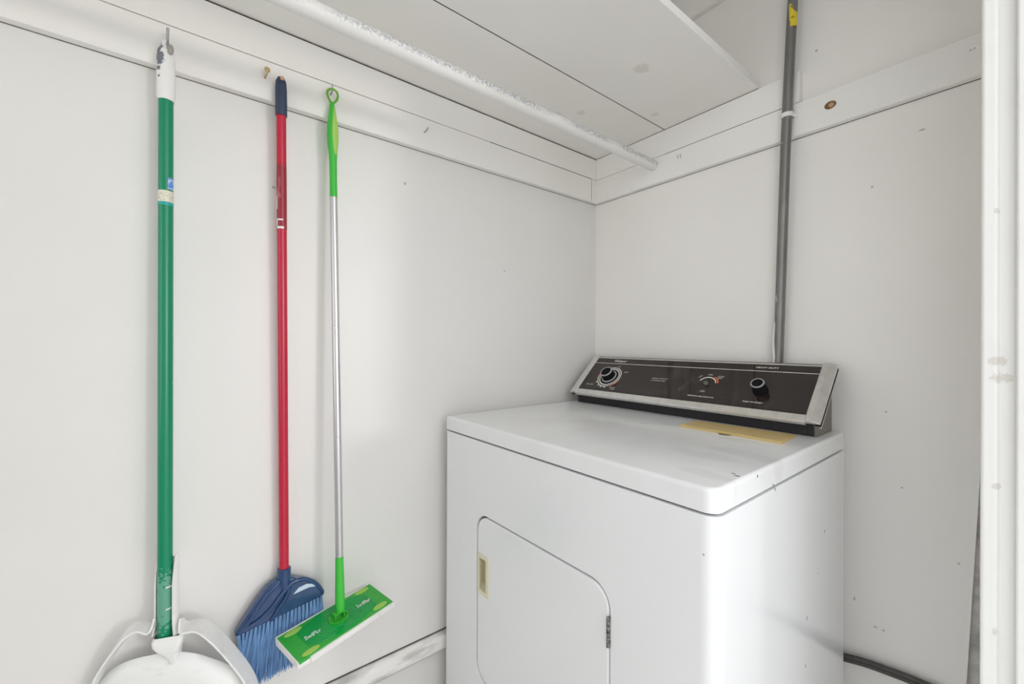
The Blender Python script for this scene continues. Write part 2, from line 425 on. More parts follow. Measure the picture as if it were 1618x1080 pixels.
# ------------------------------------------------------------------ pipe and cord
M_pipe = new_mat('grey_conduit', (0.20, 0.195, 0.185), 0.38, 0.55)
mottled(M_pipe, 40, (0.27, 0.265, 0.25), 0.45, 0.7, 0.7, 5, (1, 1, 0.25))
marks(M_pipe, [(0.6255, -0.042, 1.40, 0.006, (1, .5, .6)), (0.6245, -0.042, 1.23, 0.006, (1, .5, .35)), (0.640, -0.043, 1.62, 0.003)], (0.5, 0.5, 0.49), 0.8, 1.0, 120)
def pipe_x(z):
    return 0.6266 + (z - 1.0678) * 0.0345 + max(0, z - 1.5) ** 2 * 0.012
def pipe_y(z):
    return -0.0312 + 0.0102 * min(1, max(0, (1.60 - z) / 0.5))
pts = [(pipe_x(z), pipe_y(z), z) for z in [0.28 + 2.0 * i / 24 for i in range(25)]]
root = thing('conduit_pipe', 'grey metal conduit pipe running up the back wall behind the dryer', 'pipe', (0, 0, 0))
MB().tube(pts, 0.0114, 24).build('pipe', M_pipe, root, 50)
zc = 1.6885; xc = pipe_x(zc)
m = MB()
m.lathe([(0.0116, -0.0055), (0.0136, -0.0055), (0.0136, 0.0055), (0.0116, 0.0055), (0.0116, -0.0055)], Matrix.Translation((xc, -0.0312, zc)), 32, 178, 362)
m.box((xc + 0.0115, -0.0312, zc - 0.0055), (xc + 0.0136, -T, zc + 0.0055)).box((xc - 0.0136, -0.0312, zc - 0.0055), (xc - 0.0115, -T, zc + 0.0055))
m.box((xc + 0.0115, -T - 0.003, zc - 0.0055), (xc + 0.0185, -T, zc + 0.0055), 0.0006)
cl = m.build('pipe_strap', new_mat('white_strap', (0.82, 0.81, 0.79), 0.4), root, 40); cl['label'] = 'white pipe strap'
M_yel = new_mat('yellow_tag', (0.78, 0.62, 0.03), 0.45)
marks(M_yel, [(0.666, -0.0425, 1.951, 0.006), (0.664, -0.0425, 1.925, 0.004)], (0.28, 0.18, 0.03), 0.8, 1.2, 200)
m = MB()
for za, zb in ((1.902, 1.918), (1.918, 1.958)):
    m.lathe([(0.01165, za), (0.01165, zb)], Matrix.Translation((pipe_x(1.93), -0.0312, 0)), 16, -90 if za < 1.91 else -100, 0)
st = m.build('sticker', M_yel, root, 60); st['label'] = 'yellow sticker on the grey pipe'
M_paint = new_mat('white_paint_smear', (0.72, 0.71, 0.69), 0.5)
m = MB()
m.tube([(pipe_x(z) - 0.0085 + 0.0022 * math.sin(z * 60), pipe_y(z) - 0.0073 - .0012 * math.sin(z * 31), z) for z in [1.04 + 0.02 * i for i in range(9)]], [0.0015, .003, .0035, .004, .0035, .003, .003, .002, .0005], 8)
m.build('paint_drip', M_paint, root, 60)

M_cord = mottled(new_mat('dark_cord', (0.075, 0.07, 0.066), 0.6), 60, (0.13, 0.12, 0.11))
cp = [(0.66, -0.014, 0.374), (0.70, -0.014, 0.382), (0.7578, -0.014, 0.3915), (0.8, -0.014, 0.402), (0.84, -0.014, 0.408), (0.88, -0.013, 0.412), (0.92, -0.012, 0.413), (0.96, -0.012, 0.409), (1.0, -0.012, 0.402)]
def smooth_path(p, n=6):
    out = []
    P = [Vector(q) for q in p]
    for i in range(len(P) - 1):
        a = P[max(i - 1, 0)]; b = P[i]; c = P[i + 1]; d = P[min(i + 2, len(P) - 1)]
        for j in range(n):
            t = j / n
            out.append(0.5 * ((2 * b) + (c - a) * t + (2 * a - 5 * b + 4 * c - d) * t * t + (3 * b - a - 3 * c + d) * t ** 3))
    out.append(P[-1]); return out
m = MB(); sp = smooth_path(cp)
m.tube(sp, 0.0050, 12); m.tube([q + Vector((0, 0.001, -0.009)) for q in sp], 0.0052, 12)
tag(m.build('power_cord', M_cord, smooth=60), 'dark double cord running along the back wall right of the dryer', 'cord')

# ------------------------------------------------------------------ dryer
DRY = thing('clothes_dryer', 'white front-loading clothes dryer with a black slanted control panel in the corner', 'dryer', (0.7744, -0.6509, 0), 0.010)
ENAMEL = (0.785, 0.795, 0.805)
def enamel(name):
    m = new_mat(name, ENAMEL, 0.22, spec=0.5, coat=0.25)
    m.node_tree.nodes['Principled BSDF'].inputs['Coat Roughness'].default_value = 0.08
    return m
M_cab = enamel('cabinet_enamel')
marks(M_cab, [(0.003, 0.46, 0.7322, 0.0033), (0.003, 0.3558, 0.5968, 0.0028, (1, 1, .5)), (0.003, 0.3496, 0.5098, 0.0028, (1, 1, .6)), (0.003, 0.2004, 0.874, 0.0033), (0.003, .42, .66, 0.0022), (-0.0158, -0.003, 0.8212, 0.0017), (-0.6564, -0.003, 0.4229, 0.0017), (0.002, 0.004, 0.872, 0.0033)], (0.2, 0.19, 0.19), 0.7)
M_lid = enamel('lid_enamel')
mottled(M_lid, 7, (0.68, 0.68, 0.67), 0.45, 0.8, 0.4, 5, (1.4, 0.5, 1))
marks(M_lid, [(-0.012, 0.09, 0.913, 0.0034, (.6, 1.2, 1)), (-0.020, 0.098, 0.913, 0.0031, (.8, 1, 1)), (0.0, 0.1368, 0.907, 0.0025), (0.0, 0.005, 0.8835, 0.0019), (0, .2, .88, 0.0025)], (0.12, 0.11, 0.10), 0.85, 0.9)
marks(M_lid, [(-0.05, 0.23, 0.914, 0.05, (.7, 1.6, 1)), (-0.1, 0.17, 0.914, 0.05, (.7, 1.8, 1)), (-0.045, 0.06, 0.914, 0.035, (.7, 1.8, 1)), (-0.12, .34, .914, .04, (1, 2, 1))], (0.56, 0.55, 0.53), 0.25, 1.0, 12)
M_door = enamel('door_enamel')
M_cream = new_mat('yellowed_plastic', (0.70, 0.66, 0.50), 0.4)
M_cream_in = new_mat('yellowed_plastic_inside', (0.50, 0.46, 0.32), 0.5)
M_lint = mottled(new_mat('tan_plastic', (0.56, 0.42, 0.17), 0.35), 30, (0.5, 0.37, 0.13))
M_chrome = bump(mottled(new_mat('worn_chrome', (0.80, 0.79, 0.77), 0.30, 0.85), 60, (0.66, 0.65, 0.62), 0.45, 0.7, 0.6), 400, 0.06)
M_glass = new_mat('dark_panel_glass', (0.018, 0.011, 0.010), 0.05, spec=0.7)
mottled(M_glass, 25, (0.055, 0.045, 0.042), 0.5, 0.8, 0.7, 6)
specks(M_glass, 120, 0.12, (0.3, 0.28, 0.27), 0.02, 0.7)
M_blk = new_mat('black_plastic', (0.010, 0.010, 0.011), 0.8, spec=0.1)
M_kick = mottled(new_mat('black_kick_panel', (0.012, 0.010, 0.013), 0.55), 200, (0.05, 0.045, 0.045), 0.6, 0.8, 0.6)
M_side = mottled(new_mat('brown_grey_side', (0.17, 0.15, 0.12), 0.45, 0.3), 200, (0.26, 0.24, 0.2), 0.5, 0.8, 0.5)
M_white_ink = new_mat('white_print', (0.75, 0.74, 0.71), 0.5)
M_red_ink = new_mat('red_print', (0.55, 0.10, 0.04), 0.5)
M_grey_ring = new_mat('satin_ring', (0.42, 0.42, 0.44), 0.45, 0.4)

cab = MB().prism(rrect(-0.740, -0.003, 0.003, 0.600, [0.02, 0.024, 0.004, 0.004], 10), 2, 0.035, 0.8755, 0.002, 2, 'hi').build('cabinet', M_cab, DRY)
D0, D1, DZ0, DZ1 = -0.579, -0.175, 0.305, 0.7035
cut = MB().prism(rrect(D0, DZ0, D1, DZ1, 0.042, 10), 1, -0.05, 0.022).build('cutter', M_dark, DRY)
boolean(cab, cut)
cab.data.materials.clear(); cab.data.materials.append(M_cab)
for p in cab.data.polygons: p.use_smooth = True
cab.data.set_sharp_from_angle(angle=R(30)); weigh(cab)
gap = 0.0034
MB().prism(rrect(D0 + .0005, DZ0 + .0005, D1 - .0005, DZ1 - .0005, 0.0415, 10), 1, 0.017, 0.0215).build('door_gap_back', M_dark, DRY)  # dark sheet behind the gap round the door
door = MB().prism(rrect(D0 + gap, DZ0 + gap, D1 - gap, DZ1 - gap * 1.5, 0.040, 10), 1, -0.0035, 0.016, 0.004, 3, 'lo').build('door', M_door, DRY)
hx0, hx1, hz0, hz1 = -0.5725, -0.5265, 0.512, 0.6085
cut = MB().prism(rrect(hx0 + .006, hz0 + .008, hx1 - .009, hz1 - .008, 0.003, 3), 1, -0.05, 0.0125).build('cutter', M_dark, DRY)
boolean(door, cut)
door.data.materials.clear(); door.data.materials.append(M_door)
for p in door.data.polygons: p.use_smooth = True
door.data.set_sharp_from_angle(angle=R(35)); weigh(door)
hf = MB().prism(rrect(hx0, hz0, hx1, hz1, 0.007, 5), 1, -0.0058, -0.0030, 0.0012, 2, 'lo').build('handle', M_cream, door)
cut = MB().prism(rrect(hx0 + .0075, hz0 + .010, hx1 - .0105, hz1 - .010, 0.003, 4), 1, -0.05, 0.05).build('cutter', M_dark, DRY)
cut.parent = DRY
boolean(hf, cut)
hf.data.materials.clear(); hf.data.materials.append(M_cream); hf['label'] = 'cream recessed door pull'
m = MB().box((hx0 + .0062, 0.0085, hz0 + .0082), (hx1 - .0092, 0.0122, hz1 - .0082))
m.box((hx1 - .0108, -0.004, hz0 + .0082), (hx1 - .0092, 0.0085, hz1 - .0082))
m.box((hx0 + .0061, -0.0034, hz0 + .0082), (hx0 + .0076, 0.0085, hz1 - .0082))
m.box((hx0 + .0076, -0.0034, hz1 - .0098), (hx1 - .0108, 0.0085, hz1 - .0082))
m.prism([(-0.003, hz0 + .0085), (0.0085, hz0 + .0085), (0.0085, hz0 + .024), (-0.003, hz0 + .010)], 0, hx0 + .0068, hx1 - .0108)
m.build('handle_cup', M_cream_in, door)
m = MB()
for i in range(4):
    za = 0.602 + i * 0.0128
    m.lathe([(0, za), (0.0034, za), (0.0034, za + 0.0119), (0, za + 0.0119)], Matrix.Translation((D1 - 0.0030, -0.0052, 0)), 12)
m.box((D1 - 0.0012, -0.0052, 0.602), (D1 + 0.0005, 0.004, 0.6535))
hg = m.build('hinge', mottled(new_mat('hinge_steel', (0.35, 0.34, 0.33), 0.35, 0.9), 150, (0.08, 0.07, 0.07), 0.45, 0.6, 0.8), DRY, 40)
hg['label'] = 'small steel door hinge'
# lid with rounded rim
MB().prism(rrect(-0.7375, 0.0, 0.0, 0.611, [0.006, 0.020, 0.006, 0.006], 8), 2, 0.8787, 0.914, 0.0065, 4, 'hi').build('lid', M_lid, DRY, 28)
MB().prism(rrect(-0.731, 0.006, -0.006, 0.60, 0.015, 6), 2, 0.8745, 0.8792).build('lid_gap_shade', M_dark, DRY)  # dark core set close to the rim, deepens the shade in the lid gap
# lint filter cover
lc = MB().prism([(-0.2665, 0.376), (-0.0445, 0.371), (-0.0505, 0.468), (-0.2665, 0.462)], 2, 0.9139, 0.9195, 0.003, 3, 'hi').build('lint_filter_cover', M_lint, DRY, 35)
lc['label'] = 'tan lint filter cover'
nt_ = MB().prism([(-0.158 + 0.014 * math.cos(a), 0.3735 + 0.012 * math.sin(a)) for a in [i * math.pi / 10 for i in range(10, 21)]], 2, 0.9139, 0.9144).build('finger_notch', mottled(new_mat('notch_dark', (0.10, 0.085, 0.05), 0.7), 80, (.2, .17, .1)), DRY)
# console: profile in (v, z)
MB().prism([(0.502, 0.9142), (0.6, 0.9142), (0.6, 1.060), (0.5, 0.948)], 0, -0.708, -0.0262).build('console_base', M_kick, DRY)
for x0, x1 in ((-0.0262, -0.0222), (-0.7125, -0.7085)):
    MB().prism([(0.5005, 0.9142), (0.607, 0.9142), (0.607, 1.062), (0.4985, 0.955)], 0, x0, x1).build('console_side', M_side, DRY)
# slope frame: origin (v,z)=(.49,.96), t up the slope, n out of the panel
A0 = Vector((0, 0.49, 0.96)); TD = Vector((0, 0.115, 0.108)).normalized(); ND = Vector((0, -TD.z, TD.y))
SL = Matrix(((1, 0, 0, A0.x), (0, TD.y, ND.y, A0.y), (0, TD.z, ND.z, A0.z), (0, 0, 0, 1)))   # columns: u, t, n
def slope(mb):
    bmesh.ops.transform(mb.bm, matrix=SL, verts=mb.bm.verts); return mb
glass = slope(MB().box((-0.7005, 0.003, -0.006), (-0.0375, 0.1495, 0.0))).build('control_panel', M_glass, DRY)
m = MB()
m.prism([(-0.0185, -0.010), (-0.0185, -0.002), (-0.016, 0.0012), (0.0005, 0.0012), (0.0005, -0.004), (-0.012, -0.012)], 0, -0.7005, -0.0375)
tr = slope(m).build('chrome_trim', M_chrome, DRY); tr['label'] = 'chrome strip under the panel'
tr = slope(MB().box((-0.7005, 0.1485, -0.006), (-0.0375, 0.1525, 0.0012), 0.0006)).build('chrome_trim', M_chrome, DRY); tr['label'] = 'thin chrome strip on top of the panel'
m = slope(MB().box((-0.7005, 0.1525, -0.012), (-0.0375, 0.1575, -0.0008), 0.0008)); m.build('console_top', M_side, DRY)
for x0, x1, dk in ((-0.0385, -0.0105, 1), (-0.7295, -0.6995, -1)):
    xi, xo, sg = (x0, x1, 1) if dk > 0 else (x1, x0, -1)
    pl = [(xi, -0.006), (xi, 0.0015), (xi + sg * .002, 0.003), (xi + sg * .011, 0.0038), (xi + sg * .014, 0.003), (xo - sg * .001, -0.0015), (xo, -0.003), (xo, -0.006)]
    m = slope(MB().prism(pl if dk > 0 else pl[::-1], 1, -0.0172, 0.1595, 0.0015, 2, 'lo'))
    c = m.build('end_cap', M_chrome, DRY, 25); c['label'] = 'chrome end cap of the panel'
    xa, xb = (x1 - 0.004, x1 - 0.0008) if dk > 0 else (x0 + 0.0008, x0 + 0.004)
    m = slope(MB().box((min(xa, xb) - (.008 if dk > 0 else 0), -0.0135, -0.016), (max(xa, xb) + (0 if dk > 0 else .008), 0.157, -0.0055)))
    m.build('cap_liner', M_blk, c)
    m = slope(MB().prism([(-0.0165, -0.019), (-0.0165, -0.016), (0.158, -0.016), (0.158, -0.019)], 0, min(xa, xb), max(xa, xb)))
    m.build('cap_edge', M_chrome, c)

def print_text(body, u, t, width, size, mat=M_white_ink, bold=0.0, shear=0.0, rot=0):
    me = text_mesh(body, size, width, bold, shear)
    me.transform(SL @ Matrix.Translation((u, t, 0.0004)) @ Matrix.Rotation(R(rot), 4, 'Z'))
    return link('lettering', me, mat, glass)
ln = slope(MB().box((-0.6990, 0.1243, 0.0), (-0.0390, 0.1258, 0.0004))).build('white_line', M_white_ink, glass)
print_text('Whirlpool', -0.602, 0.1368, 0.047, 0.0135, bold=0.0002, shear=0.25)
print_text('HEAVY DUTY', -0.1518, 0.1372, 0.052, 0.0072, bold=0.00015)
print_text('LARGE CAPACITY', -0.4235, 0.0728, 0.052, 0.0058)
print_text('AUTOMATIC DRY', -0.4255, 0.0640, 0.048, 0.0058)
print_text('TEMPERATURE SELECTOR', -0.2826, 0.0215, 0.072, 0.0050, bold=0.0001)
print_text('PUSH TO START', -0.1533, 0.0207, 0.044, 0.0056, bold=0.0001)
print_text('LOW', -0.3075, 0.0930, 0.011, 0.0060, rot=35)
print_text('MED', -0.2825, 0.1010, 0.012, 0.0060)
print_text('HIGH', -0.2535, 0.0965, 0.016, 0.0060)
print_text('HEAT', -0.2545, 0.0900, 0.013, 0.0056)
print_text('AIR', -0.2830, 0.0400, 0.013, 0.0075)
print_text('OFF', -0.5520, 0.0885, 0.014, 0.0068)
print_text('ON', -0.5915, 0.1115, 0.009, 0.0056)
print_text('TIMED DRY', -0.6640, 0.0245, 0.030, 0.0062)
print_text('AUTO', -0.5700, 0.0200, 0.022, 0.0062)
print_text('DRY', -0.5640, 0.0135, 0.015, 0.0062)
def arc(c, r, a0, a1, w, mat, name, par=glass):
    t = bmesh.new(); n = max(6, int(abs(a1 - a0) / 6))
    pr = None
    for i in range(n + 1):
        a = R(a0 + (a1 - a0) * i / n)
        q = [t.verts.new((c[0] + rr * math.cos(a), c[1] + rr * math.sin(a), 0.0004)) for rr in (r - w / 2, r + w / 2)]
        if pr: t.faces.new((pr[0], pr[1], q[1], q[0]))
        pr = q
    m = MB(); m.add(t); slope(m)
    return m.build(name, mat, par)
tc = (-0.2825, 0.0680)
arc(tc, 0.0235, 45, 155, 0.0030, M_white_ink, 'temperature_arc')
arc(tc, 0.0235, 12, 45, 0.0030, new_mat('peach_print', (0.8, 0.55, 0.42), 0.5), 'temperature_arc')
arc(tc, 0.0290, 8, 62, 0.0042, M_red_ink, 'temperature_arc')
m = MB().lathe([(0.0095, 0.0), (0.0095, 0.0003), (0.0, 0.0003)], Matrix.Translation((tc[0], tc[1] + .001, 0)), 24); slope(m).build('shaft_hole', M_dark, glass)
m = MB().lathe([(0.0065, 0.0003), (0.0060, 0.006), (0.0, 0.006)], Matrix.Translation((tc[0] + 0.0005, tc[1] - 0.0015, 0)), 20); slope(m).build('knob_shaft', new_mat('bare_shaft', (0.16, 0.15, 0.14), 0.5, 0.3), glass, 40)
dc = (-0.6050, 0.0640)
arc(dc, 0.0415, 0, 360, 0.0034, M_white_ink, 'dial_scale')
arc(dc, 0.0345, 0, 360, 0.0040, M_white_ink, 'dial_scale')
arc(dc, 0.0470, 150, 195, 0.0030, M_red_ink, 'dial_scale')
arc(dc, 0.0470, 305, 345, 0.0034, M_red_ink, 'dial_scale')
for a in (215, 240, 258, 276, 294, 312):
    arc(dc, 0.0445, a - 4, a + 4, 0.007, M_white_ink if a < 280 else M_dark, 'dial_scale')
def knob(c, rb, rt, h, skirt, label):
    Tm = Matrix.Translation((c[0], c[1], 0))
    k = slope(MB().lathe([(0, 0.0004), (rb, 0.0004), (rb, 0.004), (rt, 0.007), (rt * 0.97, h - 0.0015), (rt * 0.93, h), (0, h - 0.0006)], Tm, 40)).build('knob', M_blk, DRY, 40)
    k['label'] = label
    slope(MB().lathe([(rt * 0.96, h - 0.0022), (rt * 1.03, h - 0.0012), (rt * 0.98, h + 0.0008), (rt * 0.84, h + 0.0008), (rt * 0.84, h - 0.0003)], Tm, 40, cap=False)).build('knob_ring', M_grey_ring, k, 60)
    if skirt:
        slope(MB().lathe([(0, 0.0006), (skirt, 0.0006), (skirt - 0.001, 0.002), (skirt - 0.006, 0.0028), (0, 0.0032)], Tm, 40)).build('knob_skirt', M_blk, k, 40)
        slope(MB().lathe([(skirt - 0.0045, 0.0026), (skirt - 0.006, 0.0042), (skirt - 0.0085, 0.0044), (skirt - 0.009, 0.0026)], Tm, 40)).build('knob_collar', M_grey_ring, k, 60)
    return k
knob(dc, 0.0205, 0.0205, 0.026, 0.031, 'black timer knob with a grey ring')
knob((-0.1465, 0.0600), 0.0172, 0.0150, 0.027, 0, 'black start knob with a grey ring')
for x, y in ((-0.695, 0.9205), (-0.045, 0.9195)):
    MB().lathe([(0, 0), (0.004, 0), (0.003, 0.0015), (0, 0.002)], Matrix.Translation((x, 0.5018, y + .004)) @ Matrix.Rotation(R(90), 4, 'X'), 12).build('screw', new_mat('dark_screw', (0.06, 0.05, 0.05), 0.3, 0.8), DRY, 40)
for fx, fy in ((-0.70, 0.05), (-0.04, 0.05), (-0.70, 0.55), (-0.04, 0.55)):
    MB().lathe([(0, 0), (0.02, 0), (0.02, 0.008), (0.008, 0.012), (0.008, 0.036), (0, 0.036)], Matrix.Translation((fx, fy, 0)), 16).build('foot', M_blk, DRY, 40)

# ------------------------------------------------------------------ long-handled dustpan
def axis_frame(p_top, p_bot):
    """matrix whose z runs up the handle; world z given -> distance along it"""
    a = Vector(p_bot); d = (Vector(p_top) - a); L = d.length; d.normalize()
    x = Vector((1, 0, 0)); x = (x - d * x.dot(d)).normalized(); y = d.cross(x)
    M = Matrix(((x.x, y.x, d.x, a.x), (x.y, y.y, d.y, a.y), (x.z, y.z, d.z, a.z), (0, 0, 0, 1)))
    return M, (lambda z: (z - a.z) / d.z)
GM, gz = axis_frame((0.036, -1.2535, 1.69), (0.052, -1.25, 0.55))
PAN = thing('upright_dustpan', 'white upright dustpan with a long green handle hanging on the left wall', 'dustpan', (0.05, -1.25, 0.25))
PI_ = Matrix.Translation((-0.05, 1.25, -0.25))
def pput(mb, name, mat, smooth=None, parent=None):
    bmesh.ops.transform(mb.bm, matrix=PI_, verts=mb.bm.verts)
    return mb.build(name, mat, parent or PAN, smooth)
M_green = new_mat('green_enamel', (0.0, 0.235, 0.11), 0.28)
marks(M_green, [(0.012, 0, 0.39, 0.05, (.7, 1, 1))], (0.25, 0.5, 0.4), 0.5, 1.3, 160)
specks(M_green, 60, 0.08, (0.5, 0.62, 0.55), 0.05, 0.7)
M_pw = new_mat('white_dustpan_plastic', (0.82, 0.82, 0.81), 0.38)
mottled(M_pw, 30, (0.62, 0.61, 0.59), 0.58, 0.8, 0.6, 5, (1, 1, 3))
M_grip = bump(new_mat('white_grip_foam', (0.83, 0.825, 0.81), 0.6), 420, 0.5, 0.0015)
_g0 = (0.0365 - .05, -1.2534 + 1.25, 1.655 - .25)
marks(M_grip, [(_g0[0] + .006, _g0[1] - .011, 1.660 - .25, .010, (1, 1, .8)), (_g0[0] + .008, _g0[1] - .010, 1.640 - .25, .011, (1, 1, .9)), (_g0[0] + .009, _g0[1] - .008, 1.628 - .25, .006, (.8, .8, 1.2)), (_g0[0] + .009, _g0[1] - .011, 1.617 - .25, .005), (_g0[0] + .010, _g0[1] - .009, 1.603 - .25, .003)], (0.12, 0.13, 0.17), 0.9, 0.8, 150)
pput(MB().lathe([(0, gz(0.5625)), (0.0113, gz(0.5625)), (0.0113, gz(1.60)), (0, gz(1.60))], GM), 'handle', M_green, 40)
g = MB().lathe([(0, gz(1.563)), (0.0125, gz(1.563)), (0.0140, gz(1.570)), (0.0142, gz(1.61)), (0.0138, gz(1.640)), (0.0125, gz(1.655)), (0.0095, gz(1.662)), (0, gz(1.6645))], GM, 40)
g.tube([(0.040, -1.2575, 1.650), (0.043, -1.2575, 1.664), (0.042, -1.2555, 1.674), (0.040, -1.2545, 1.676)], [0.0035, .0035, .0032, .002], 10)
pput(g, 'grip', M_grip, 50)
e = MB().lathe([(0, 0), (0.0062, 0), (0.0062, 0.0006), (0, 0.0006)], Matrix.Translation((0.0480, -1.2472, 1.6565)) @ Matrix.Rotation(R(83), 4, 'Y') @ Matrix.Diagonal((1.7, 0.9, 1, 1)), 24)
pput(e, 'hang_hole', new_mat('grip_recess', (0.36, 0.35, 0.33), 0.7))
M_lab = mottled(new_mat('cream_label', (0.75, 0.72, 0.62), 0.5), 300, (0.45, 0.36, 0.2), 0.52, 0.62, 0.8, 3, (1, 1, 2))
l = pput(MB().lathe([(0.01145, gz(1.3725)), (0.0117, gz(1.3725)), (0.0117, gz(1.3935)), (0.01145, gz(1.3935))], GM), 'label', M_lab, 40); l['label'] = 'cream paper label around the green handle'
l = pput(MB().lathe([(0.01145, gz(1.366)), (0.0116, gz(1.366)), (0.0116, gz(1.3725)), (0.01145, gz(1.3725))], GM), 'label', new_mat('teal_label_edge', (0.02, 0.36, 0.33), 0.4), 40)
m = MB().lathe([(0.01150, gz(1.396)), (0.0116, gz(1.400)), (0.0116, gz(1.418))], GM, 10, 15, 75)
l = pput(m, 'label', mottled(new_mat('blue_label_scrap', (0.10, 0.28, 0.68), 0.4), 180, (0.7, 0.75, 0.85), 0.5, 0.6, 0.9), 60); l['label'] = 'torn blue and white label scrap'
# pan frame: w sideways, n towards the room, z up
PH = R(20); PO = Vector((0.075, -1.25, 0))
PW = Vector((math.sin(PH), math.cos(PH), 0)); PN = Vector((math.cos(PH), -math.sin(PH), 0))
def pf(w, n, z): return PO + PW * w + PN * n + Vector((0, 0, z))
PM = Matrix(((PW.x, PN.x, 0, PO.x), (PW.y, PN.y, 0, PO.y), (0, 0, 1, 0), (0, 0, 0, 1)))
left = [(-0.0212, 0.612), (-0.0218, 0.600), (-0.0245, 0.5945), (-0.0298, 0.5945), (-0.0370, 0.5995), (-0.0470, 0.5997), (-0.0598, 0.5913), (-0.0748, 0.5725), (-0.0906, 0.5487), (-0.1040, 0.5220), (-0.1180, 0.480), (-0.128, 0.43), (-0.133, 0.36), (-0.134, 0.26)]
right = [(0.0185, 0.604), (0.0195, 0.592), (0.0235, 0.5845), (0.0316, 0.5835), (0.0433, 0.5830), (0.0561, 0.5745), (0.0781, 0.5476), (0.1036, 0.5087), (0.1265, 0.4674), (0.138, 0.43), (0.143, 0.36), (0.144, 0.26)]
body = MB()
for side in (left, right):
    P3 = smooth_path([(w, 0, z) for w, z in side], 5)
    fr = [pf(p.x, -0.014 * max(0, 1 - i / 9), p.z) for i, p in enumerate(P3)]
    n3 = len(P3)
    bk = [pf(p.x, (-0.044 if side is right else -0.034 + 0.016 * max(0, i / n3 - 0.4)) * (0.55 + 0.45 * min(1, i / 12)), p.z - 0.004) for i, p in enumerate(P3)]
    body.ribbon(fr, bk, 0.0030)
pput(body, 'side_strap', M_pw, 45)
# pan shell: rows from the top arch downwards
tops = [(-0.128, 0.455), (-0.115, 0.490), (-0.1021, 0.5086), (-0.0869, 0.5251), (-0.0642, 0.5356), (-0.035, 0.5395), (0.0, 0.5385), (0.0177, 0.5353), (0.040, 0.527), (0.0618, 0.5134), (0.0981, 0.4857), (0.1161, 0.4606), (0.130, 0.43)]
t = bmesh.new(); rows = []
SHP = [(-0.030, 0.0), (-0.024, 0.003), (-0.016, -0.004), (-0.010, -0.014), (-0.006, -0.03), (-0.003, -0.06), (0.0, -0.12), (0.004, -0.20)]
for w, z in smooth_path([(w, 0, z) for w, z in tops], 3) and [(p.x, p.z) for p in smooth_path([(w, 0, z) for w, z in tops], 3)]:
    edge = max(0, abs(w) / 0.13) ** 3
    rows.append([t.verts.new(pf(w, n - 0.010 * edge + 0.004 * (1 - edge), max(z + dz, 0.255))) for n, dz in SHP])
for i in range(len(rows) - 1):
    for k2 in range(len(SHP) - 1):
        try: t.faces.new((rows[i][k2], rows[i + 1][k2], rows[i + 1][k2 + 1], rows[i][k2 + 1]))
        except ValueError: pass
bmesh.ops.recalc_face_normals(t, faces=t.faces)
m = MB(); m.add(t)
sh = pput(m, 'pan', M_pw, 60)
sd = sh.modifiers.new('thick', 'SOLIDIFY'); sd.thickness = 0.003; sd.offset = -1
# collar and rib
t = bmesh.new(); rws = []
for z, w0, w1, n0, n1 in ((0.577, -0.0225, 0.0245, -0.038, -0.008), (0.571, -0.0235, 0.0250, -0.038, -0.003), (0.564, -0.0215, 0.0235, -0.036, 0.000), (0.556, -0.0155, 0.0205, -0.034, 0.000), (0.547, -0.0070, 0.0180, -0.032, -0.002), (0.534, 0.0020, 0.0165, -0.03, -0.005), (0.518, 0.0040, 0.0140, -0.025, -0.009), (0.505, 0.006, 0.011, -0.022, -0.0115)):
    pl = rrect(w0, n0, w1, n1, min(0.008, (w1 - w0) * 0.4), 4)
    rws.append([t.verts.new(pf(a, b, z)) for a, b in pl])
for i in range(len(rws) - 1):
    n_ = len(rws[i])
    for k2 in range(n_):
        t.faces.new((rws[i][k2], rws[i][(k2 + 1) % n_], rws[i + 1][(k2 + 1) % n_], rws[i + 1][k2]))
t.faces.new(rws[-1])
bmesh.ops.recalc_face_normals(t, faces=t.faces)
m = MB(); m.add(t)
pput(m, 'collar', M_pw, 50)
# open channel that clips round the handle
t = bmesh.new()
rows = []
ang0 = -34
for zi in range(9):
    z = 0.576 + (0.712 - 0.576) * zi / 8
    flare = 0.004 * max(0, 1 - zi / 1.2)
    ro, ri = 0.0180 + flare, 0.0156 + flare
    fx, fy = 0.051 - (z - .55) * .014, -1.2475 - (z - .55) * .003
    open_ = 62 + (22 * max(0, (zi - 5) / 3) ** 1.5)
    rim = []
    for rr, rev in ((ro, False), (ri, True)):
        aa = [ang0 + open_ + (360 - 2 * open_) * j / 20 for j in range(21)]
        if rev: aa.reverse()
        rim += [t.verts.new((fx + rr * math.cos(R(a)), fy + rr * math.sin(R(a)), z + (0.02 * (zi / 8) * (math.cos(R(a - ang0 - 70)) * .5)))) for a in aa]
    rows.append(rim)
for i in range(8):
    for k2 in range(42):
        f = t.faces.new((rows[i][k2], rows[i][(k2 + 1) % 42], rows[i + 1][(k2 + 1) % 42], rows[i + 1][k2])); f.smooth = True
t.faces.new(rows[0]); t.faces.new(rows[-1])
bmesh.ops.recalc_face_normals(t, faces=t.faces)
m = MB(); m.add(t)
pput(m, 'handle_channel', M_pw, 50)
for zz in (0.665, 0.625):
    m = MB().tube([(0.0500 + .0122 * math.cos(R(a)), -1.2502 + .0122 * math.sin(R(a)), zz) for a in (5, 15, 25, 35, 45)], 0.0013, 6)
    pput(m, 'clip_rib', M_pw, 60)

